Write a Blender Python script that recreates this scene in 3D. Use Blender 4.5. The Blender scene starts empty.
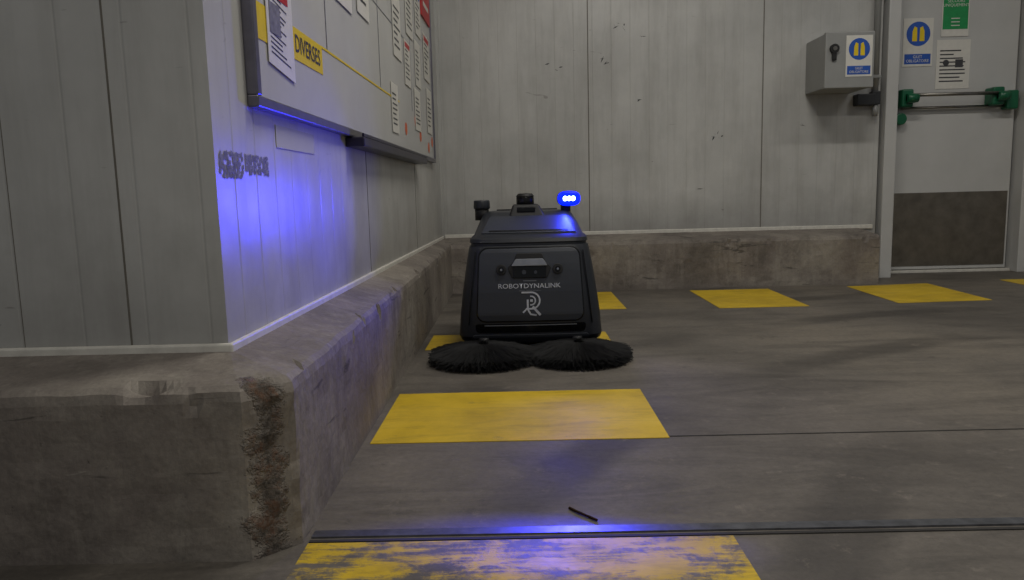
import bpy, bmesh, math, random
from mathutils import Matrix, Vector, noise
random.seed(7)
C=bpy.context
C.scene.view_settings.view_transform='Standard'
# ---------------------------------------------------------------- helpers
def lin(h,k=1.0):
    h=h.lstrip('#'); o=[]
    for i in (0,2,4):
        c=int(h[i:i+2],16)/255
        o.append((c/12.92 if c<=.04045 else ((c+.055)/1.055)**2.4)*k)
    return (o[0],o[1],o[2],1)
class NT:
    def __init__(s,name):
        s.m=bpy.data.materials.new(name); s.m.use_nodes=True; s.t=s.m.node_tree
        s.b=s.t.nodes['Principled BSDF']; s.tc=s.t.nodes.new('ShaderNodeTexCoord')
    def n(s,typ,**k):
        x=s.t.nodes.new(typ)
        for a,b in k.items(): setattr(x,a,b)
        return x
    def l(s,a,b): s.t.links.new(a,b)
    def sep(s):
        x=s.n('ShaderNodeSeparateXYZ'); s.l(s.tc.outputs['Object'],x.inputs[0]); return x
    def map(s,scale):
        x=s.n('ShaderNodeMapping'); s.l(s.tc.outputs['Object'],x.inputs[0]); x.inputs['Scale'].default_value=scale; return x.outputs[0]
    def noise(s,scale,detail=6,rough=.6,vec=None,dist=0):
        x=s.n('ShaderNodeTexNoise'); s.l(vec or s.tc.outputs['Object'],x.inputs['Vector'])
        x.inputs['Scale'].default_value=scale; x.inputs['Detail'].default_value=detail
        x.inputs['Roughness'].default_value=rough; x.inputs['Distortion'].default_value=dist
        return x.outputs['Fac']
    def ramp(s,fac,stops):
        x=s.n('ShaderNodeValToRGB'); s.l(fac,x.inputs[0]); e=x.color_ramp.elements
        while len(e)<len(stops): e.new(.5)
        for i,(p,c) in enumerate(stops):
            e[i].position=p; e[i].color=c if isinstance(c,tuple) else (c,c,c,1)
        return x.outputs[0]
    def mix(s,f,a,b,mode='MIX'):
        x=s.n('ShaderNodeMix',data_type='RGBA',blend_type=mode)
        for i,v in ((0,f),(6,a),(7,b)):
            if isinstance(v,(float,int)): x.inputs[i].default_value=v
            elif isinstance(v,tuple): x.inputs[i].default_value=v
            else: s.l(v,x.inputs[i])
        return x.outputs[2]
    def math(s,op,a,b=0.,c=None):
        x=s.n('ShaderNodeMath',operation=op)
        for i,v in enumerate((a,b,c)):
            if v is None: continue
            if isinstance(v,(float,int)): x.inputs[i].default_value=v
            else: s.l(v,x.inputs[i])
        return x.outputs[0]
    def bump(s,h,strength=.3,dist=.01,prev=None):
        x=s.n('ShaderNodeBump'); x.inputs['Strength'].default_value=strength; x.inputs['Distance'].default_value=dist
        s.l(h,x.inputs['Height'])
        if prev is not None: s.l(prev,x.inputs['Normal'])
        s.l(x.outputs[0],s.b.inputs['Normal']); return x.outputs[0]
    def col(s,v):
        if isinstance(v,tuple): s.b.inputs['Base Color'].default_value=v
        else: s.l(v,s.b.inputs['Base Color'])
    def rough(s,v):
        if isinstance(v,(float,int)): s.b.inputs['Roughness'].default_value=v
        else: s.l(v,s.b.inputs['Roughness'])
def plain(name,hexc,rough=.5,metal=0,var=.12,scale=30,emit=None,es=0,bump=0):
    t=NT(name); c=lin(hexc)
    d=tuple(x*(1-var) for x in c[:3])+(1,); u=tuple(min(1,x*(1+var)) for x in c[:3])+(1,)
    nz=t.noise(scale,4); t.col(t.ramp(nz,[(.3,d),(.7,u)]))
    t.rough(rough); t.b.inputs['Metallic'].default_value=metal
    if bump: t.bump(nz,bump,.002)
    if emit:
        t.b.inputs['Emission Color'].default_value=emit; t.b.inputs['Emission Strength'].default_value=es
    return t.m
# ---------------------------------------------------------------- materials
def wall_mat(name,base):
    t=NT(name); sp=t.sep(); s=t.math('ADD',sp.outputs[0],sp.outputs[1])
    big=t.noise(1.6,6,.65); st=t.noise(1.0,6,.7,vec=t.map((9,9,1.0)))
    c=t.mix(t.ramp(big,[(.3,0.),(.7,1.)]),lin(base,.78),lin(base,1.06))
    c=t.mix(t.math('MULTIPLY',t.ramp(st,[(.45,0.),(.8,1.)]),.40),c,lin('77736d'))
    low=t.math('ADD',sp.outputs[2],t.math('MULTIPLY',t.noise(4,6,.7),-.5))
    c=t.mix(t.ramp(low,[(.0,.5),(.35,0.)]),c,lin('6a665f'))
    sc=t.noise(5.5,9,.75,dist=.6); c=t.mix(t.ramp(sc,[(.70,0.),(.735,.5)]),c,lin('3b3733'))
    sc2=t.noise(2.2,2,.5,vec=t.map((3,3,12)),dist=1.5); c=t.mix(t.ramp(sc2,[(.74,0.),(.78,.4)]),c,lin('55504a'))
    fr=t.math('FRACT',t.math('MULTIPLY',s,1/0.118)); g=t.math('ABSOLUTE',t.math('SUBTRACT',fr,.5))
    gr=t.ramp(g,[(.0,0.),(.03,1.)])
    c=t.mix(t.math('MULTIPLY',t.math('SUBTRACT',1.,gr),.12),c,lin('5c584f'))
    t.col(c); t.rough(t.ramp(t.noise(6,4),[(.3,.28),(.8,.46)]))
    b=t.bump(gr,.28,.003); wv=t.noise(3.5,3,.5); t.bump(wv,.22,.02,b)
    return t.m
M={}
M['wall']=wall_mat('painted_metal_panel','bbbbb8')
def concrete_curb():
    t=NT('curb_concrete')
    big=t.noise(2.4,8,.65,dist=.4); c=t.ramp(big,[(.30,lin('5a544d')),(.48,lin('79716a')),(.62,lin('8b847a')),(.8,lin('a19a8e'))])
    blot=t.noise(9,8,.75); c=t.mix(t.ramp(blot,[(.52,0.),(.68,.5)]),c,lin('4b453f'))
    stk=t.noise(3,6,.7,vec=t.map((6,6,.8))); c=t.mix(t.ramp(stk,[(.5,0.),(.72,.4)]),c,lin('a39d92'))
    sm=t.noise(2.0,5,.7,vec=t.map((1.2,1.2,9)),dist=1.2); c=t.mix(t.ramp(sm,[(.62,0.),(.67,.65)]),c,lin('2e2b28'))
    scr=t.noise(3.0,6,.8,vec=t.map((2,2,14)),dist=.5); c=t.mix(t.ramp(scr,[(.66,0.),(.70,.45)]),c,lin('aaa499'))
    pit=t.noise(38,4,.7); c=t.mix(t.ramp(pit,[(.67,0.),(.73,.6)]),c,lin('2c2825'))
    fine=t.noise(120,3,.7); c=t.mix(.3,c,t.ramp(fine,[(.3,.3),(.7,1.)]),'MULTIPLY')
    vd=t.n('ShaderNodeVectorMath',operation='DISTANCE'); mp=t.map((1,1,0.0)); t.l(mp,vd.inputs[0]); vd.inputs[1].default_value=(-.425,1.19,0)
    dn=t.math('ADD',vd.outputs['Value'],t.math('MULTIPLY',t.math('SUBTRACT',t.noise(9,6,.75),.5),.20))
    mask=t.ramp(dn,[(.010,1.),(.035,0.)])
    vo=t.n('ShaderNodeTexVoronoi'); t.l(t.tc.outputs['Object'],vo.inputs['Vector']); vo.inputs['Scale'].default_value=90
    hs=t.ramp(t.noise(26,6,.75),[(.35,lin('443d37')),(.47,lin('7d746a')),(.57,lin('85614a')),(.63,lin('8f8375')),(.72,lin('bdb4a6'))])
    ag=t.mix(t.ramp(vo.outputs['Distance'],[(.2,0.),(.8,.5)]),hs,lin('3a332d'))
    c=t.mix(mask,c,ag)
    t.col(c); t.rough(.75)
    b=t.bump(t.noise(40,6,.7),.4,.006); b=t.bump(t.noise(5,4,.6),.35,.02,b)
    h=t.math('MULTIPLY',t.noise(60,6,.8),mask); t.bump(h,1.,.016,b)
    return t.m
M['curb']=concrete_curb()
def floor_col(t):
    big=t.noise(1.1,7,.6,dist=.5); c=t.ramp(big,[(.3,lin('56514b')),(.5,lin('6b655d')),(.72,lin('80786c'))])
    sw=t.noise(1.6,8,.72,vec=t.map((.7,3.2,1)),dist=1.8); c=t.mix(t.ramp(sw,[(.46,0.),(.70,.6)]),c,lin('3d3935'))
    w=t.n('ShaderNodeTexWave',wave_type='RINGS',rings_direction='Z'); mp=t.n('ShaderNodeMapping'); t.l(t.tc.outputs['Object'],mp.inputs[0]); mp.inputs['Location'].default_value=(-2.6,.2,0)
    t.l(mp.outputs[0],w.inputs['Vector']); w.inputs['Scale'].default_value=.55; w.inputs['Distortion'].default_value=3.; w.inputs['Detail'].default_value=3
    w.inputs['Detail Scale'].default_value=.6
    wm=t.math('MULTIPLY',t.ramp(w.outputs['Fac'],[(.75,0.),(.95,.6)]),t.ramp(t.noise(.9,3),[(.42,0.),(.58,1.)]))
    c=t.mix(wm,c,lin('34302d'))
    sp=t.noise(60,3,.8); c=t.mix(.4,c,t.ramp(sp,[(.3,.3),(.7,1.)]),'MULTIPLY')
    sp2=t.noise(14,6,.8); c=t.mix(t.ramp(sp2,[(.58,0.),(.70,.4)]),c,lin('90867a'))
    st=t.noise(5,7,.8,dist=.4); c=t.mix(t.ramp(st,[(.60,0.),(.66,.5)]),c,lin('383430'))
    ln=t.noise(2,4,.8,vec=t.map((.6,22,1)),dist=.6); c=t.mix(t.ramp(ln,[(.66,0.),(.70,.3)]),c,lin('958b7e'))
    return c
def floor_mat():
    t=NT('worn_concrete_floor'); c=floor_col(t); t.col(c)
    t.rough(t.ramp(t.noise(3.5,6,.7),[(.3,.45),(.7,.70)]))
    b=t.bump(t.noise(45,5,.7),.25,.004); t.bump(t.noise(6,4,.6),.15,.012,b)
    return t.m
M['floor']=floor_mat()
def yellow_mat(name,lo,hi,dark=.5):
    t=NT(name); fc=floor_col(t)
    y=t.ramp(t.noise(3,6,.7),[(.3,lin('b0931a')),(.55,lin('cdac20')),(.8,lin('dcbc38'))])
    y=t.mix(t.ramp(t.noise(7,6,.75,vec=t.map((.6,3,1)),dist=1),[(.5,0.),(.75,dark)]),y,lin('6e5f28'))
    wn=t.noise(9,10,.78,dist=.3); sc=t.noise(6,8,.75,vec=t.map((.5,4,1)),dist=.4)
    m=t.ramp(t.math('MULTIPLY',t.math('ADD',wn,sc),.5),[(lo,0.),(hi,1.)])
    t.col(t.mix(m,y,fc)); t.rough(t.ramp(t.noise(5,5),[(.3,.42),(.7,.65)]))
    b=t.bump(m,.3,.001); t.bump(t.noise(45,5,.7),.22,.003,b)
    return t.m
M['yel']=yellow_mat('yellow_floor_paint',.585,.65,.5)
M['yelworn']=yellow_mat('worn_yellow_floor_paint',.475,.54,.75)
M['white']=plain('white_sealant','c9c6bd',.5,bump=.2)
M['joint']=plain('joint_rubber','2a2825',.8)  # dark rubber of the floor joints and door gasket
M['seam']=plain('panel_joint_seal','66625a',.7)
M['steel']=plain('brushed_steel','8d8a84',.35,1,.15,40)
M['kick']=plain('stainless_kick_plate','7a746a',.42,.75,.2,12)
M['strip']=plain('floor_metal_strip','74767c',.34,.8,.3,30)
M['boxgrey']=plain('grey_powder_coat','8e8f8d',.4,0,.06,8)
M['plastic_dk']=plain('dark_grey_plastic','26282b',.5)
M['green']=plain('green_plastic','0f5b3c',.35)
M['signgreen']=plain('sign_green','128a4a',.5)
M['paper']=plain('white_paper','cfcdc6',.7,0,.04)
M['ink']=plain('black_ink','3a3a3e',.6)
M['blueink']=plain('sign_blue','1b4fa8',.5)
M['yellowink']=plain('label_yellow','dcbf15',.5,0,.05)
M['redink']=plain('sign_red','b01c22',.5)
M['orange']=plain('heart_orange','d0643c',.6)
M['board']=plain('whiteboard_enamel','b9b9b7',.22,0,.06,3)
M['alu']=plain('anodised_aluminium','74727c',.35,.8)
M['tray']=plain('board_tray_dark','2d2a3c',.35,.4)
M['tape']=plain('torn_tape_grey','74737a',.7,0,.3,60)
M['body']=plain('robot_shell_charcoal','22252b',.42,0,.1,6)
M['panel']=plain('robot_front_panel','30343c',.45,0,.08,6)
M['black']=plain('gloss_black','08090b',.18)
M['matblack']=plain('matte_black','0c0c0e',.6)
M['rim']=plain('robot_silver_trim','82868e',.35,.3)
M['print']=plain('robot_print_white','b4b8c0',.5)
M['bristle']=plain('black_bristle','060607',.8)
M['twig']=plain('twig_brown','32241b',.95); M['twig'].node_tree.nodes['Principled BSDF'].inputs['Specular IOR Level'].default_value=.05
M['lamp']=plain('fluorescent_tube','ffffff',.5,emit=(1,.95,.86,1),es=2)
M['blue']=plain('beacon_blue_lens','1020ff',.2,emit=(.0,.01,1,1),es=2.2)
M['led']=plain('beacon_led_core','ffffff',.2,emit=(.45,.75,1,1),es=8)
# ---------------------------------------------------------------- geometry helpers
class Grp:
    def __init__(s,name,loc):
        s.e=bpy.data.objects.new(name,None); C.collection.objects.link(s.e); s.e.location=loc; s.o=Vector(loc); s.e.empty_display_size=.1
def add(name,vs,fs,mat,g=None,smooth=False,bevel=0,seg=2):
    o0=g.o if g else Vector((0,0,0))
    me=bpy.data.meshes.new(name); me.from_pydata([tuple(Vector(v)-o0) for v in vs],[],fs); me.update()
    bm=bmesh.new(); bm.from_mesh(me); bmesh.ops.recalc_face_normals(bm,faces=bm.faces); bm.to_mesh(me); bm.free()
    ob=bpy.data.objects.new(name,me); C.collection.objects.link(ob); me.materials.append(mat)
    if smooth:
        for p in me.polygons: p.use_smooth=True
    if g: ob.parent=g.e
    if bevel:
        b=ob.modifiers.new('bevel','BEVEL'); b.width=bevel; b.segments=seg; b.limit_method='ANGLE'; b.angle_limit=math.radians(40)
    return ob
def box(name,a,b,mat,g=None,bevel=0,seg=2):
    (x0,y0,z0),(x1,y1,z1)=a,b
    v=[(x,y,z) for x in (x0,x1) for y in (y0,y1) for z in (z0,z1)]
    f=[(0,1,3,2),(4,6,7,5),(0,4,5,1),(2,3,7,6),(0,2,6,4),(1,5,7,3)]
    return add(name,v,f,mat,g,bevel=bevel,seg=seg)
def tube(name,p,q,r,mat,g=None,n=20,r2=None,bevel=0):
    p=Vector(p);q=Vector(q);d=(q-p).normalized(); a=d.orthogonal().normalized(); b=d.cross(a); r2=r if r2 is None else r2
    v=[];
    for c,rr in ((p,r),(q,r2)):
        for i in range(n):
            t=2*math.pi*i/n; v.append(c+(a*math.cos(t)+b*math.sin(t))*rr)
    f=[(i,(i+1)%n,n+(i+1)%n,n+i) for i in range(n)]+[tuple(range(n)),tuple(range(n,2*n))]
    o=add(name,v,f,mat,g,bevel=bevel)
    for pl in o.data.polygons:
        if len(pl.vertices)==4: pl.use_smooth=True
    return o
def prism(name,pts,fn,d0,d1,mat,g,bevel=0):
    n=len(pts); v=[fn(u,w,d0) for u,w in pts]+[fn(u,w,d1) for u,w in pts]
    f=[tuple(range(n)),tuple(range(n,2*n))]+[(i,(i+1)%n,n+(i+1)%n,n+i) for i in range(n)]
    return add(name,v,f,mat,g,bevel=bevel)
def rpoly(pts,r,seg=6):
    out=[];n=len(pts)
    for i in range(n):
        p=Vector(pts[i]);a=Vector(pts[i-1]);b=Vector(pts[(i+1)%n]); rr=r[i] if isinstance(r,(list,tuple)) else r
        da=(a-p).normalized();db=(b-p).normalized()
        s=p+da*rr;e=p+db*rr
        for k in range(seg+1):
            t=k/seg; q=s*(1-t)**2+p*2*t*(1-t)+e*t*t; out.append((q.x,q.y))
    return out
def circ(cx,cy,r,n=28,ry=None): 
    ry=ry or r; return [(cx+r*math.cos(2*math.pi*i/n),cy+ry*math.sin(2*math.pi*i/n)) for i in range(n)]
def textmesh(name,s,fn,cx,cy,h,mat,g,off=.0012,align='CENTER',xs=1.0,th=0.0):
    cu=bpy.data.curves.new(name,'FONT'); cu.body=s; cu.size=1; cu.align_x=align; cu.align_y='CENTER'; cu.resolution_u=3; cu.offset=th
    t=bpy.data.objects.new(name+'_tmp',cu); C.collection.objects.link(t); C.view_layer.update()
    me=bpy.data.meshes.new_from_object(t.evaluated_get(C.evaluated_depsgraph_get())); bpy.data.objects.remove(t)
    o0=g.o if g else Vector()
    for v in me.vertices: v.co=Vector(fn(cx+v.co.x*h*xs,cy+v.co.y*h,off))-o0
    me.materials.clear(); me.materials.append(mat)
    ob=bpy.data.objects.new(name,me); C.collection.objects.link(ob)
    if g: ob.parent=g.e
    return ob
def R4(u0,v0,u1,v1): return [(u0,v0),(u1,v0),(u1,v1),(u0,v1)]
# ---------------------------------------------------------------- room shell
BY=4.78; CT=.325
def LXf(y): return -.548+.0122*(y-1.345)
fL=lambda u,v,o:(LXf(u)+o,u,v)               # left wall: u=y
fB=lambda y0:(lambda u,v,o:(u,y0-o,v))       # surfaces facing -y: u=x
NX=LXf(1.345)
box('floor',(-3,-3,-.1),(6,5.4,0),M['floor'])
box('ceiling',(-3,-3,3.4),(6,5.4,3.5),M['wall'])
vs=[(x,y,z) for z in (0,3.4) for x,y in ((-.8,1.345),(NX,1.345),(LXf(4.95),4.95),(-.8,4.95))]
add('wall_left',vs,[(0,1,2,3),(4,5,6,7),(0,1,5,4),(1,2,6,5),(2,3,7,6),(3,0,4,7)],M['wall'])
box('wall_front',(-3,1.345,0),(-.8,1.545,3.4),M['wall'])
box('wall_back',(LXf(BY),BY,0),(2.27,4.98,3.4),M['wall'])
box('wall_right',(3.42,BY,0),(6,4.98,3.4),M['wall'])
box('wall_above_door',(2.27,BY,2.25),(3.42,4.98,3.4),M['wall'])
box('wall_behind_door',(2.2,5.12,0),(3.5,5.3,3.4),M['wall'])
ti=[0]
def trim(a,b,mat=None):
    ti[0]+=1; return box('trim_%d'%ti[0],a,b,mat or M['seam'])
for a,b in [((.441,BY-.0012,.33),(.447,BY,3.4)),((1.534,BY-.0012,.33),(1.540,BY,3.4)),((-.730,1.3442,.33),(-.7265,1.345,3.4)),((-.9295,1.3446,.33),(-.928,1.345,3.4))]: trim(a,b)
trim((LXf(4.7),BY-.02,.33),(LXf(4.7)+.02,BY,3.4),M['wall'])
for y0,z1 in ((2.60,.79),(3.70,.768)):
    ti[0]+=1; prism('trim_%d'%ti[0],R4(y0,.33,y0+.004,z1),fL,0,.001,M['seam'],None)
box('baseboard_front',(-3,1.333,.318),(NX+.012,1.345,.338),M['white'],bevel=.004)
prism('baseboard_left',R4(1.335,.318,BY,.338),fL,0,.012,M['white'],None,bevel=.004)
box('baseboard_back',(LXf(BY)+.012,BY-.012,.318),(2.25,BY,.345),M['white'],bevel=.004)
# concrete curb swept along the wall foot
def lerp(a,b,t): return tuple(a[i]*(1-t)+b[i]*t for i in range(len(a)))
outer=[(-3,1.165),(-.462,1.165),(-.395,1.228),(-.425,4.48),(2.16,4.48)]
inner=[(-3,1.344),(NX,1.344),(NX+.001,1.345),(LXf(BY)+.001,BY-.001),(2.16,BY-.001)]
prof=[(0,0.0),(0,.03),(0,.06),(0,.09),(0,.12),(0,.15),(0,.18),(0,.21),(0,.25),(.004,.274),(.03,.290),(.10,.298),(.25,.303),(.45,.308),(.7,.316),(1,CT),(1,0.0)]
K=len(prof)
def curb(segs):
    samp=[]
    for i in segs:
        L=(Vector(outer[i+1])-Vector(outer[i])).length; n=max(2,int(L/.012))
        for k in range(n+(1 if i==segs[-1] else 0)): samp.append((lerp(outer[i],outer[i+1],k/n),lerp(inner[i],inner[i+1],k/n)))
    vs=[];fs=[]
    for o_,i_ in samp:
        for (t,z) in prof:
            q=lerp(o_,i_,t); p=Vector((q[0],q[1],z))
            if t<.9 and z>0:
                cd=math.exp(-((Vector(o_)-Vector((-.42,1.20))).length/.05)**2)
                nv=noise.noise(p*9)*.004+noise.noise(p*28)*.003*(1+1.5*cd)+noise.noise(p*60)*.006*cd-.008*cd*abs(noise.noise(p*17))
                d=(Vector(o_)-Vector(i_)).normalized(); p+=Vector((d.x,d.y,0))*nv*(1-t)
                if z>.26:
                    p.z+=noise.noise(p*14)*.003*(1-t)
                    chip=max(0,noise.noise(p*22+Vector((5,1,0)))-.38)*.05*(1 if t<.15 else 0)
                    p.z-=chip; p-=Vector((d.x,d.y,0))*chip
            vs.append(p)
    for a in range(len(samp)-1):
        for b in range(K):
            fs.append((a*K+b,a*K+(b+1)%K,(a+1)*K+(b+1)%K,(a+1)*K+b))
    fs.append(tuple(range(K))); fs.append(tuple((len(samp)-1)*K+b for b in range(K)))
    add('concrete_curb',vs,fs,M['curb'])
curb([0]); curb([1,2]); curb([3])
box('floor_joint',(-.385,1.226,0),(6,1.234,.0022),M['joint'])
box('floor_expansion_strip',(-.385,1.243,0),(6,1.268,.0035),M['strip'])
box('floor_joint',(.352,1.752,0),(6,1.757,.0012),M['joint'])
def stripe(pts,mat):
    n=len(pts); z0,z1=.0002,.0018
    add('yellow_floor_stripe',[(x,y,z0) for x,y in pts]+[(x,y,z1) for x,y in pts],[tuple(range(n)),tuple(range(n,2*n))]+[(i,(i+1)%n,n+(i+1)%n,n+i) for i in range(n)],mat)
stripe(R4(-.385,.74,.356,1.222),M['yelworn'])
stripe(R4(-.381,1.742,.350,2.192),M['yel'])
stripe(R4(-.385,2.83,.352,3.13),M['yel'])
stripe(R4(-.05,3.735,.53,4.387),M['yel'])
stripe([(.99,3.69),(1.44,3.69),(1.454,4.36),(.992,4.36)],M['yel'])
stripe([(1.90,3.72),(2.388,3.75),(2.431,4.44),(1.927,4.38)],M['yel'])
stripe([(2.87,3.80),(3.4,3.82),(3.4,4.55),(2.916,4.52)],M['yel'])
# ---------------------------------------------------------------- whiteboard
F=fL; LX=LXf(3)
g=Grp('whiteboard',(LX,3.0,1.4))
prism('enamel_surface',R4(1.54,.81,4.38,2.02),F,.002,.016,M['board'],g)
for n_,r in (('frame_bottom',R4(1.522,.786,4.395,.810)),('frame_top',R4(1.522,2.015,4.395,2.037)),('frame_near',R4(1.522,.810,1.547,2.015)),('frame_far',R4(4.373,.810,4.395,2.015))):
    prism(n_,r,F,.0,.024,M['alu'],g,bevel=.003)
prism('pen_tray',R4(2.32,.755,3.75,.785),F,0,.060,M['tray'],g,bevel=.004)
prism('pen_tray_lip',R4(2.32,.785,3.75,.795),F,.053,.060,M['tray'],g)
S=.0165
prism('yellow_header_label',R4(1.55,.928,2.045,1.003),F,S,S+.001,M['yellowink'],g)
textmesh('header_text','DIVERSES',F,1.915,.965,.058,M['ink'],g,S+.002,xs=.90,th=.006)
prism('yellow_line',R4(2.045,.998,3.25,1.004),F,S,S+.001,M['yellowink'],g)
for i,(y0) in enumerate((2.10,2.845,3.6)):
    prism('column_line_%d'%i,R4(y0,1.0,y0+.006,2.0),F,S,S+.0008,M['tape'],g)
prism('row_line',R4(1.55,1.30,3.6,1.304),F,S,S+.0008,M['tape'],g)
for i,(y0,z0) in enumerate(((3.4,.90),(3.85,.9),(4.15,.86),(3.7,.96),(4.30,.90))):
    prism('heart_sticker_%d'%i,circ(y0,z0,.028,16),F,S,S+.001,M['orange'],g)
def doc(g,F,u0,v0,u1,v1,S,name='doc',rows=9,head=None,skew=0):
    G=lambda u,v,o:F(u,v+skew*(u-u0),o)
    prism(name+'_sheet',R4(u0,v0,u1,v1),G,S,S+.0015,M['paper'],g)
    w=u1-u0;h=v1-v0
    if head: prism(name+'_head',R4(u0+.08*w,v1-.16*h,u1-.08*w,v1-.05*h),G,S+.0016,S+.002,head,g)
    vs=[];fs=[]
    for i in range(rows):
        z=v1-h*(.22+.70*i/rows); e=u0+w*(.1+random.uniform(.4,.8))
        for q in R4(u0+.1*w,z-h*.14/rows,e,z+h*.10/rows): vs.append(G(q[0],q[1],S+.002))
        k=len(vs); fs.append((k-4,k-3,k-2,k-1))
    add(name+'_lines',vs,fs,M['ink'],g)
g=Grp('pinned_document',(LXf(1.73),1.73,1.0)); doc(g,F,1.615,.890,1.79,1.10,.0185,rows=14,skew=-.12)
prism('photo_a',R4(1.63,.955,1.70,1.02),F,.0205,.021,M['tape'],g); prism('red_band',R4(1.63,1.035,1.76,1.052),F,.0205,.021,M['redink'],g)
g=Grp('pinned_document',(LXf(1.73),1.70,1.2)); doc(g,F,1.60,1.09,1.78,1.36,.0185,rows=12,head=M['redink'])
for (u0,v0,u1,v1,hd) in ((2.2,1.17,2.42,1.50,None),(2.50,1.20,2.68,1.48,None),(3.05,.86,3.20,1.06,None),(3.15,1.18,3.34,1.44,None),(3.42,1.10,3.58,1.30,M['redink']),(3.50,1.34,3.70,1.58,M['blueink']),(3.68,.92,3.86,1.12,None),(3.74,1.14,3.92,1.36,None),(3.80,1.40,3.98,1.62,M['blueink']),(4.12,.94,4.30,1.18,None),(4.06,1.22,4.28,1.46,M['redink']),(2.92,1.38,3.08,1.56,None),(1.97,1.22,2.06,1.36,M['redink'])):
    g=Grp('pinned_document',(LXf(u0),(u0+u1)/2,(v0+v1)/2)); doc(g,F,u0,v0,u1,v1,.0185,rows=7,head=hd)
g=Grp('red_wall_sign',(LXf(4.2),4.2,1.8)); prism('plate',R4(4.02,1.54,4.34,1.96),F,.017,.024,M['redink'],g)
for i in range(4): prism('text_row_%d'%i,R4(4.08,1.60+i*.08,4.28,1.625+i*.08),F,.0242,.0248,M['paper'],g)
def torn(name,u0,v0,u1,v1,F,mat,cells,seed):
    random.seed(seed); vs=[];fs=[];du=(u1-u0)/cells; nr=6
    for i in range(cells):
        for j in range(nr):
            if random.random()<.33: continue
            a=u0+i*du; hh=(v1-v0)/nr; z=v0+hh*j
            q=[(a+random.uniform(-.5,.2)*du,z+random.uniform(-.3,.2)*hh),(a+du*random.uniform(.8,1.6),z+random.uniform(-.3,.3)*hh),(a+du*random.uniform(.7,1.5),z+hh*random.uniform(.6,1.3)),(a+random.uniform(-.4,.2)*du,z+hh*random.uniform(.6,1.3))]
            k=len(vs); vs+= [F(u,v,.0008+.00003*((i*3+j*7)%11)) for u,v in q]; fs.append((k,k+1,k+2,k+3))
    add(name,vs,fs,mat)
torn('torn_tape_residue',1.362,.642,1.478,.692,fL,M['tape'],18,3)
torn('torn_tape_residue',1.49,.650,1.62,.690,fL,M['tape'],20,8)
prism('tape_label',R4(1.68,.715,1.975,.765),fL,.0008,.0018,M['board'],None)
random.seed(12)
sv=[];sf=[]
for (cx,cz,n,sp) in ((.63,1.62,6,.05),(.80,1.55,3,.03),(.58,1.40,5,.05),(1.26,.93,6,.03),(.76,1.17,2,.02),(1.14,.60,2,.01),(1.77,1.0,2,.05),(.20,1.35,3,.08)):
    for i in range(n):
        x=cx+random.uniform(-sp,sp);z=cz+random.uniform(-sp,sp)*.6;l=random.uniform(.006,.024);a=random.uniform(-1.2,1.2);w=random.uniform(.001,.0035)
        dx,dz=math.cos(a)*l,math.sin(a)*l
        k=len(sv); sv+=[(x-dx,BY-.0012,z-dz),(x+w,BY-.0012,z-w),(x+dx,BY-.0012,z+dz),(x-w,BY-.0012,z+w)]; sf.append((k,k+1,k+2,k+3))
add('wall_scuff_marks',sv,sf,M['plastic_dk'])
# ---------------------------------------------------------------- grey cabinet
g=Grp('wall_cabinet',(1.95,4.6,1.3))
box('housing',(1.800,4.50,1.165),(2.078,BY-.001,1.478),M['boxgrey'],g,bevel=.006)
box('door',(1.796,4.470,1.161),(2.082,4.498,1.482),M['boxgrey'],g,bevel=.006,seg=3)
F=fB(4.470)
tube('lock_barrel',(1.845,4.452,1.385),(1.845,4.47,1.385),.026,M['matblack'],g,24)
tube('lock_core',(1.845,4.448,1.385),(1.845,4.452,1.385),.012,M['steel'],g,16)
box('lock_tab',(1.832,4.455,1.320),(1.858,4.469,1.365),M['matblack'],g,bevel=.003)
def ppe_sign(g,F,u0,v0,u1,v1,S):
    prism('sign_plate',R4(u0,v0,u1,v1),F,S,S+.002,M['paper'],g); w=u1-u0;h=v1-v0;cx=(u0+u1)/2
    r=w*.40; cy=v1-h*.07-r
    prism('sign_disc',circ(cx,cy,r,36),F,S+.002,S+.003,M['blueink'],g)
    for sx in (-1,1):
        prism('vest_%d'%sx,[(cx+sx*r*.10,cy-r*.6),(cx+sx*r*.52,cy-r*.6),(cx+sx*r*.5,cy+r*.2),(cx+sx*r*.35,cy+r*.62),(cx+sx*r*.12,cy+r*.5)],F,S+.003,S+.0036,M['yellowink'],g)
    prism('sign_band',R4(u0+.06*w,v0+.05*h,u1-.06*w,v0+.26*h),F,S+.002,S+.003,M['blueink'],g)
    textmesh('sign_text','GILET\nOBLIGATOIRE',F,cx,v0+.155*h,h*.085,M['paper'],g,S+.004,xs=.9)
ppe_sign(g,F,1.915,1.225,2.068,1.458,.0008)
g=Grp('electrical_conduit',(2.235,4.75,1.6))
tube('pipe',(2.225,4.755,1.15),(2.225,4.755,3.38),.019,M['boxgrey'],g)
for z in (1.25,1.75): box('clip_%d'%int(z*100),(2.196,4.735,z),(2.254,BY-.001,z+.02),M['boxgrey'],g,bevel=.003)
g=Grp('door_sensor_switch',(2.17,4.75,1.1))
box('switch_body',(2.10,4.715,1.085),(2.215,BY-.001,1.155),M['plastic_dk'],g,bevel=.006)
box('cable_gland',(2.195,4.72,1.09),(2.247,4.77,1.17),M['plastic_dk'],g,bevel=.004)
tube('stub',(2.225,4.745,1.02),(2.225,4.745,1.09),.016,M['boxgrey'],g)
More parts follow.
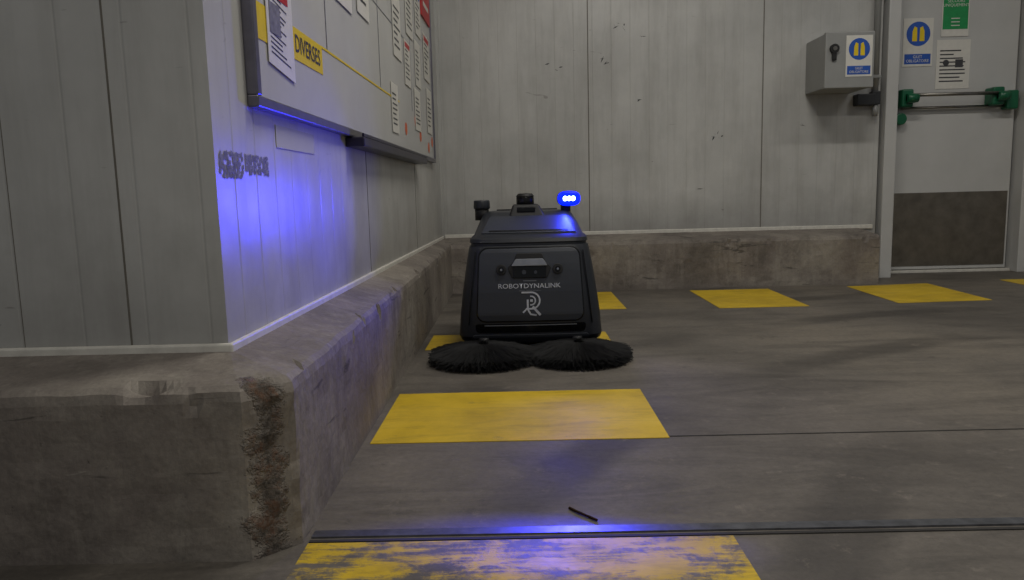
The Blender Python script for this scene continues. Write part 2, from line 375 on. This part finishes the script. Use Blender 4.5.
# ---------------------------------------------------------------- door
g=Grp('door_1',(2.85,5.0,1.1))
box('frame_left',(2.29,4.74,0),(2.365,5.1,2.25),M['board'],g,bevel=.006)
box('frame_left_rebate',(2.365,4.90,0),(2.41,5.1,2.25),M['board'],g,bevel=.004)
box('frame_right',(3.27,4.90,0),(3.33,5.1,2.25),M['board'],g,bevel=.004)
box('frame_right_outer',(3.33,4.74,0),(3.41,5.1,2.25),M['board'],g,bevel=.006)
box('frame_head',(2.365,4.74,2.14),(3.33,5.1,2.25),M['board'],g,bevel=.006)
box('leaf',(2.43,5.0,.022),(3.255,5.045,2.13),M['board'],g,bevel=.004)
box('kick_plate',(2.447,4.996,.045),(3.24,5.0,.535),M['kick'],g,bevel=.001)
box('gasket',(2.41,5.02,.02),(2.43,5.06,2.14),M['joint'],g)
box('threshold',(2.38,4.97,0),(3.27,5.11,.018),M['white'],g,bevel=.003)
g=Grp('panic_bar',(2.85,4.9,1.15))
for nm,x in (('end_unit_left',2.47),('end_unit_right',3.05)):
    box(nm,(x,4.90,1.085),(x+.075,4.999,1.20),M['green'],g,bevel=.012,seg=3)
    tube(nm+'_arm',(x+.02,4.885,1.14),(x+.09,4.885,1.14),.028,M['green'],g)
    box(nm+'_cap',(x+.02,4.87,1.11),(x+.085,4.905,1.165),M['green'],g,bevel=.01)
tube('push_bar',(2.53,4.885,1.158),(3.09,4.885,1.158),.011,M['steel'],g)
tube('lower_bar',(2.50,4.965,1.085),(3.20,4.965,1.085),.009,M['steel'],g)
box('bolt_guide',(2.445,4.96,1.09),(2.475,4.999,1.24),M['plastic_dk'],g,bevel=.004)
tube('turn_knob',(2.49,4.94,1.015),(2.49,4.999,1.015),.038,M['green'],g,bevel=.006)
box('hinge_cover',(3.16,4.93,1.06),(3.235,4.999,1.18),M['green'],g,bevel=.01)
F=fB(4.999)
g=Grp('safety_vest_sign',(2.61,5,1.5)); ppe_sign(g,F,2.508,1.352,2.70,1.655,.001)
g=Grp('emergency_exit_sign',(2.84,5,1.7)); prism('plate',R4(2.75,1.535,2.925,1.87),F,.001,.004,M['paper'],g)
prism('green_field',R4(2.757,1.58,2.918,1.865),F,.004,.005,M['signgreen'],g)
textmesh('sign_text','SORTIE DE\nSECOURS\nUNIQUEMENT',F,2.8375,1.755,.026,M['paper'],g,.006)
for i in range(3): prism('figure_%d'%i,R4(2.81,1.600+i*.022,2.865,1.606+i*.022),F,.005,.006,M['paper'],g)
g=Grp('notice_paper',(2.84,5,1.35)); doc(g,F,2.728,1.205,2.945,1.515,.001,rows=9)
prism('icon_a',circ(2.79,1.37,.020,14),F,.003,.004,M['ink'],g); prism('icon_b',R4(2.85,1.34,2.9,1.39),F,.003,.004,M['ink'],g)
# ---------------------------------------------------------------- robot
RX=.028
g=Grp('floor_sweeper_robot',(RX,2.95,0))
def rr(hw,yf,yb,z,cr,n=7,bow=.012):
    pts=[]
    yc=[(hw-cr,yb-cr,0),(-hw+cr,yb-cr,90),(-hw+cr,yf+cr,180),(hw-cr,yf+cr,270)]
    for cx,cy,a0 in yc:
        for k in range(n):
            a=math.radians(a0+90*k/(n-1)); pts.append([cx+cr*math.cos(a),cy+cr*math.sin(a)])
    out=[]
    N=len(pts)
    for i in range(N):
        out.append(pts[i]); 
        if i==3*n-1:
            for k in range(1,8): 
                t=k/8; out.append([pts[i][0]*(1-t)+pts[(i+1)%N][0]*t,pts[i][1]])
    return [(RX+x,y-(bow*(1-(x/hw)**2) if y<(yf+yb)/2 else 0),z) for x,y in out]
secs=[(.045,.252,2.735,3.24,.06),(.055,.264,2.715,3.26,.06),(.075,.269,2.70,3.27,.06),(.16,.261,2.690,3.27,.06),(.25,.249,2.695,3.27,.06),(.33,.237,2.705,3.26,.06),(.385,.227,2.715,3.25,.055),
 (.408,.222,2.722,3.25,.055),(.411,.216,2.730,3.24,.05),(.418,.216,2.731,3.24,.05),(.421,.221,2.724,3.25,.05),(.434,.219,2.728,3.25,.05),(.442,.212,2.740,3.24,.05),(.448,.204,2.752,3.23,.045),(.487,.190,2.85,3.22,.045),(.514,.178,2.925,3.20,.045),(.524,.170,2.95,3.18,.04),(.528,.158,2.965,3.16,.035)]
vs=[];fs=[];rings=[rr(hw,yf,yb,z,cr) for z,hw,yf,yb,cr in secs]; N=len(rings[0])
for r_ in rings: vs+=r_
for a in range(len(rings)-1):
    for i in range(N): fs.append((a*N+i,a*N+(i+1)%N,(a+1)*N+(i+1)%N,(a+1)*N+i))
fs.append(tuple(range(N))); fs.append(tuple((len(rings)-1)*N+i for i in range(N)))
o=add('body_shell',vs,fs,M['body'],g,smooth=True)
try: o.data.set_sharp_from_angle(angle=math.radians(28))
except Exception: pass
ZS=[s[0] for s in secs[:8]]; YS=[s[2] for s in secs[:8]]; HS=[s[1] for s in secs[:8]]
def interp(z,A):
    if z<=ZS[0]: return A[0]
    for i in range(len(ZS)-1):
        if z<=ZS[i+1]:
            t=(z-ZS[i])/(ZS[i+1]-ZS[i]); return A[i]*(1-t)+A[i+1]*t
    return A[-1]
def FR(u,v,o): return (RX+u, interp(v,YS)-.012*(1-(u/interp(v,HS))**2)-o, v)
def frontslab(name,poly,d,mat,nx=14,nz=12,d0=-.004):
    vs=[];fs=[];n=nx+1;m=len(poly)
    for (z,a,b) in poly:
        for i in range(n): vs.append(FR(a+(b-a)*i/nx,z,d))
    for (z,a,b) in poly:
        for i in range(n): vs.append(FR(a+(b-a)*i/nx,z,d0))
    T=m*n
    for j in range(m-1):
        for i in range(nx):
            q=(j*n+i,j*n+i+1,(j+1)*n+i+1,(j+1)*n+i); fs.append(q); fs.append(tuple(T+k for k in q))
    for j in range(m-1):
        for i in (0,nx): q=(j*n+i,(j+1)*n+i,T+(j+1)*n+i,T+j*n+i); fs.append(q)
    for i in range(nx):
        for j in (0,m-1): fs.append((j*n+i,j*n+i+1,T+j*n+i+1,T+j*n+i))
    return add(name,vs,fs,mat,g,bevel=.003)
def trap(z0,z1,w0,w1,r,k=5):
    L=[]
    zs=[z0+r*(1-math.cos(math.pi/2*i/k)) for i in range(k+1)]+[z0+r+(z1-z0-2*r)*i/8 for i in range(1,8)]+[z1-r*(1-math.cos(math.pi/2*i/k)) for i in range(k,-1,-1)]
    for z in zs:
        w=w0+(w1-w0)*(z-z0)/(z1-z0); c=0
        if z<z0+r: d=(z0+r-z); c=r-math.sqrt(max(0,r*r-d*d))
        if z>z1-r: d=(z-(z1-r)); c=r-math.sqrt(max(0,r*r-d*d))
        L.append((z,-(w-c),w-c))
    return L
frontslab('front_panel_gap',trap(.130,.404,.200,.186,.034),.0015,M['black'])
frontslab('front_panel',trap(.135,.399,.195,.181,.032),.007,M['panel'])
frontslab('front_panel_recess',trap(.090,.124,.20,.205,.012),.003,M['black'])
frontslab('bumper',trap(.050,.084,.214,.214,.010),.018,M['body'])
frontslab('bumper_line',trap(.1165,.1195,.17,.17,.0012),.006,M['rim'])
for s in (-1,1):
    frontslab('side_groove_%d'%(s+1),[(z,s*(.227-.030*(z-.13)/.27)-.0015,s*(.227-.030*(z-.13)/.27)+.0015) for z in [.12+.27*i/10 for i in range(11)]],.002,M['black'],nx=2)
    prism('sensor_ring_%d'%(s+1),circ(s*.103,.324,.019,24),FR,.005,.013,M['matblack'],g,bevel=.002)
    prism('sensor_lens_%d'%(s+1),circ(s*.103,.324,.010,20),FR,.013,.016,M['black'],g)
    prism('sensor_dot_%d'%(s+1),circ(s*.103,.324,.004,12),FR,.0162,.017,M['rim'],g)
prism('camera_bezel',rpoly([(-.064,.292),(.064,.292),(.080,.330),(.058,.352),(.046,.382),(-.046,.382),(-.058,.352),(-.080,.330)],.006),FR,.004,.011,M['matblack'],g,bevel=.002)
prism('camera_window',rpoly(R4(-.060,.294,.060,.334),.006),FR,.011,.014,M['black'],g,bevel=.001)
prism('camera_hood',rpoly([(-.066,.337),(.066,.337),(.050,.362),(-.050,.362)],.005),FR,.011,.019,M['rim'],g,bevel=.002)
prism('camera_eye',circ(-.02,.314,.008,16),FR,.0141,.0155,M['panel'],g)
prism('camera_eye_b',circ(.022,.314,.006,16),FR,.0141,.0155,M['panel'],g)
prism('camera_label',R4(-.024,.2805,.024,.2835),FR,.0075,.0085,M['rim'],g)
textmesh('printed_name','ROBOTDYNALINK',FR,-.002,.263,.0240,M['print'],g,.0085,th=.001,xs=1.14)
textmesh('printed_subtext','robotic cleaning solutions',FR,0,.247,.0075,M['rim'],g,.0085)
def stroke(name,path,w,off=.0082):
    vs=[];fs=[]
    for i,p in enumerate(path):
        a=Vector(path[max(0,i-1)]);b=Vector(path[min(len(path)-1,i+1)]);d=(b-a).normalized();nn=Vector((-d.y,d.x))*w/2;p=Vector(p)
        for q in (p+nn,p-nn): vs.append(FR(q.x,q.y,off))
    for i in range(len(path)-1): fs.append((2*i,2*i+1,2*i+3,2*i+2))
    add(name,vs,fs,M['print'],g)
arc=lambda cx,cy,r,a0,a1,n=14:[(cx+r*math.cos(math.radians(a0+(a1-a0)*i/n)),cy+r*math.sin(math.radians(a0+(a1-a0)*i/n))) for i in range(n+1)]
cx,cy=.005,.208
stroke('logo_outer',[(cx-.036,cy+.032)]+arc(cx,cy+.002,.030,90,-90)+[(cx-.012,cy-.028)],.006)
stroke('logo_inner',arc(cx-.002,cy+.002,.016,100,-100),.005)
stroke('logo_leg',[(cx+.004,cy-.020),(cx+.032,cy-.052)],.009)
stroke('logo_stem',[(cx-.014,cy+.006),(cx-.014,cy-.030),(cx-.004,cy-.048),(cx+.018,cy-.052)],.007)
stroke('logo_tail',[(cx-.032,cy-.042),(cx-.016,cy-.026)],.006)
stroke('logo_dot',[(cx-.005,cy+.002),(cx+.005,cy+.002)],.009)
def LID(u,v,o):
    y=2.752+(2.925-2.752)*v; z=.448+(.514-.448)*v; nn=Vector((0,-.066,.173)).normalized()
    y-=.012*(1-(u/.2)**2)
    return (RX+u+nn.x*o,y+nn.y*o,z+nn.z*o)
def lidslab(name,w0,w1,v0,v1,d,mat):
    vs=[];fs=[];nx=12;nv=4
    for dd in (-.004,d):
        for j in range(nv+1):
            t=j/nv; w=w0+(w1-w0)*t; vv=v0+(v1-v0)*t
            for i in range(nx+1): vs.append(LID(-w+2*w*i/nx,vv,dd))
    n=nx+1;T=(nv+1)*n
    for j in range(nv):
        for i in range(nx):
            q=(j*n+i,j*n+i+1,(j+1)*n+i+1,(j+1)*n+i); fs.append(q); fs.append(tuple(T+k for k in q))
    for j in range(nv):
        for i in (0,nx): fs.append((j*n+i,(j+1)*n+i,T+(j+1)*n+i,T+j*n+i))
    for i in range(nx):
        for j in (0,nv): fs.append((j*n+i,j*n+i+1,T+j*n+i+1,T+j*n+i))
    add(name,vs,fs,mat,g,bevel=.002)
lidslab('lid_plate',.176,.148,.06,.92,.004,M['panel'])
lidslab('lid_lower_inlay',.150,.146,.10,.17,.0055,M['black'])
v=[(RX-.075,2.905,.505),(RX+.070,2.905,.505),(RX+.070,3.09,.505),(RX-.075,3.09,.505),(RX-.058,2.93,.555),(RX+.045,2.93,.555),(RX+.045,3.07,.555),(RX-.058,3.07,.555)]
add('lidar_base',v,[(0,1,2,3),(4,5,6,7),(0,1,5,4),(1,2,6,5),(2,3,7,6),(3,0,4,7)],M['matblack'],g,bevel=.008,seg=3)
box('lidar_base_face',(RX-.040,2.912,.525),(RX+.030,2.930,.545),M['black'],g,bevel=.003)
tube('lidar_dome',(RX-.008,3.0,.555),(RX-.008,3.0,.585),.036,M['black'],g,28,bevel=.004)
tube('lidar_cap',(RX-.008,3.0,.585),(RX-.008,3.0,.598),.038,M['matblack'],g,28,r2=.028,bevel=.003)
tube('emergency_stop_base',(RX-.183,3.0,.495),(RX-.183,3.0,.545),.028,M['matblack'],g,24)
tube('emergency_stop_button',(RX-.183,3.0,.540),(RX-.183,3.0,.575),.034,M['body'],g,28,r2=.032,bevel=.005)
# beacon
BX=RX+.166;BZ=.574
tube('beacon_post',(BX-.012,3.0,.505),(BX-.012,3.0,.552),.020,M['matblack'],g,20)
pb=lambda s:[(BX+s*.046*math.copysign(abs(math.cos(a))**.7,math.cos(a)),BZ+s*.030*math.copysign(abs(math.sin(a))**.8,math.sin(a))) for a in [2*math.pi*i/32 for i in range(32)]]
FBk=fB(2.965)
prism('beacon_housing',pb(1.0),FBk,-.05,-.005,M['plastic_dk'],g,bevel=.004)
prism('beacon_lens',pb(.98),FBk,-.005,.014,M['blue'],g,bevel=.008)
for i in (-1,0,1): prism('beacon_led_%d'%(i+1),circ(BX+i*.016,BZ,.0085,14,.010),FBk,.0142,.016,M['led'],g)
tube('rear_wheel_left',(RX-.235,3.14,.085),(RX-.270,3.14,.085),.085,M['matblack'],g,32,bevel=.012)
tube('rear_wheel_right',(RX+.235,3.14,.085),(RX+.270,3.14,.085),.085,M['matblack'],g,32,bevel=.012)
tube('front_caster',(RX-.02,2.95,.03),(RX+.02,2.95,.03),.03,M['matblack'],g,24)
tube('push_handle',(RX-.13,3.22,.520),(RX+.13,3.22,.520),.012,M['matblack'],g,16)
for s in (-1,1): tube('handle_leg_%d'%(s+1),(RX+s*.12,3.19,.49),(RX+s*.12,3.22,.522),.011,M['matblack'],g,12)
def brush(nm,cx,cy,R,seed):
    random.seed(seed)
    tube(nm+'_hub',(cx,cy+.02,.034),(cx,cy+.02,.052),.05,M['matblack'],g,28,r2=.035,bevel=.005)
    tube(nm+'_shaft',(cx,cy+.07,.052),(cx,cy+.07,.075),.02,M['matblack'],g,16)
    vs=[];fs=[]
    for i in range(4200):
        a=random.uniform(0,2*math.pi); r0=random.uniform(.02,.055); rr_=R*random.uniform(.80,1.04); a2=a+random.uniform(-.16,.28)
        z0=random.uniform(.040,.068); z2=random.uniform(.002,.040)
        w=.0012; t=Vector((-math.sin(a),math.cos(a),0))
        p0=Vector((cx+r0*math.cos(a),cy+r0*math.sin(a),z0)); pm=Vector((cx+(r0+rr_)*.5*math.cos((a+a2)/2),cy+(r0+rr_)*.5*math.sin((a+a2)/2),z0*.65+z2*.35+.003)); p2=Vector((cx+rr_*math.cos(a2),cy+rr_*math.sin(a2),z2))
        up=Vector((0,0,w)); k=len(vs)
        for p in (p0,pm,p2): vs+=[p-t*w,p+t*w,p+up*1.5]
        for s in (0,3):
            for u,v in ((0,1),(1,2),(2,0)): fs.append((k+s+u,k+s+v,k+s+3+v,k+s+3+u))
    add(nm+'_bristles',vs,fs,M['bristle'],g)
brush('side_brush_left',-.145,2.615,.193,1)
brush('side_brush_right',.198,2.615,.188,2)
# twig
g=Grp('twig',(.115,1.31,.005))
path=[(.080,1.345,.0030),(.096,1.324,.0034),(.113,1.306,.0030),(.127,1.290,.0028)]
for i in range(3): tube('segment_%d'%i,path[i],path[i+1],.0027,M['twig'],g,8,r2=.0023)
# ---------------------------------------------------------------- lights
for i,(x,y,pw) in enumerate(((.9,2.3,43),(.9,-.6,44),(3.4,2.3,17))):
    g=Grp('ceiling_light',(x,y,3.35))
    box('housing',(x-.65,y-.1,3.33),(x+.65,y+.1,3.399),M['boxgrey'],g,bevel=.01)
    box('diffuser',(x-.6,y-.08,3.315),(x+.6,y+.08,3.33),M['lamp'],g)
    l=bpy.data.lights.new('lamp_%d'%i,'AREA'); l.shape='RECTANGLE'; l.size=1.2; l.size_y=.16; l.energy=pw; l.color=(1,.96,.89)
    a=bpy.data.objects.new('lamp_%d'%i,l); C.collection.objects.link(a); a.location=(0,0,-.045); a.parent=g.e
rb=bpy.data.objects['floor_sweeper_robot']
def spot(name,energy,color,size,blend,soft,loc,target,scale=(1,1,1)):
    l=bpy.data.lights.new(name,'SPOT'); l.energy=energy; l.color=color; l.spot_size=math.radians(size); l.spot_blend=blend; l.shadow_soft_size=soft
    o=bpy.data.objects.new(name,l); C.collection.objects.link(o); o.parent=rb
    o.location=Vector(loc)-Vector((RX,2.95,0)); o.rotation_euler=(Vector(target)-Vector(loc)).to_track_quat('-Z','Y').to_euler(); o.scale=scale
spot('beacon_light',6,(.02,.03,1),150,.8,.02,(BX,2.93,BZ),(BX-.25,1.93,BZ-.10))
spot('beacon_side_light',34,(.03,.03,1),50,1.0,.02,(BX-.03,2.93,BZ),(-.545,1.76,.57))
spot('added_floor_blue_spot',120,(.05,.05,1),26,.8,.01,(BX,2.93,BZ),(.02,1.205,0),(1,.10,1))  # added flattened spot, stands in for the beacon's blue reflection on the floor
w=bpy.data.worlds.new('world'); C.scene.world=w; w.use_nodes=True
w.node_tree.nodes['Background'].inputs[0].default_value=(.92,.95,1,1); w.node_tree.nodes['Background'].inputs[1].default_value=.145
# ---------------------------------------------------------------- camera
yaw=math.radians(0.8);p=math.radians(7.45);r=math.radians(1.45)
R=Matrix.Rotation(yaw,3,'Z')@Matrix.Rotation(math.radians(90)-p,3,'X')@Matrix.Rotation(-r,3,'Z')
cam=bpy.data.cameras.new('camera'); co=bpy.data.objects.new('camera',cam); C.collection.objects.link(co)
co.matrix_world=Matrix.Translation((0,0,.6))@R.to_4x4(); cam.sensor_width=36; cam.lens=740/1024*36; cam.clip_start=.02
C.scene.camera=co
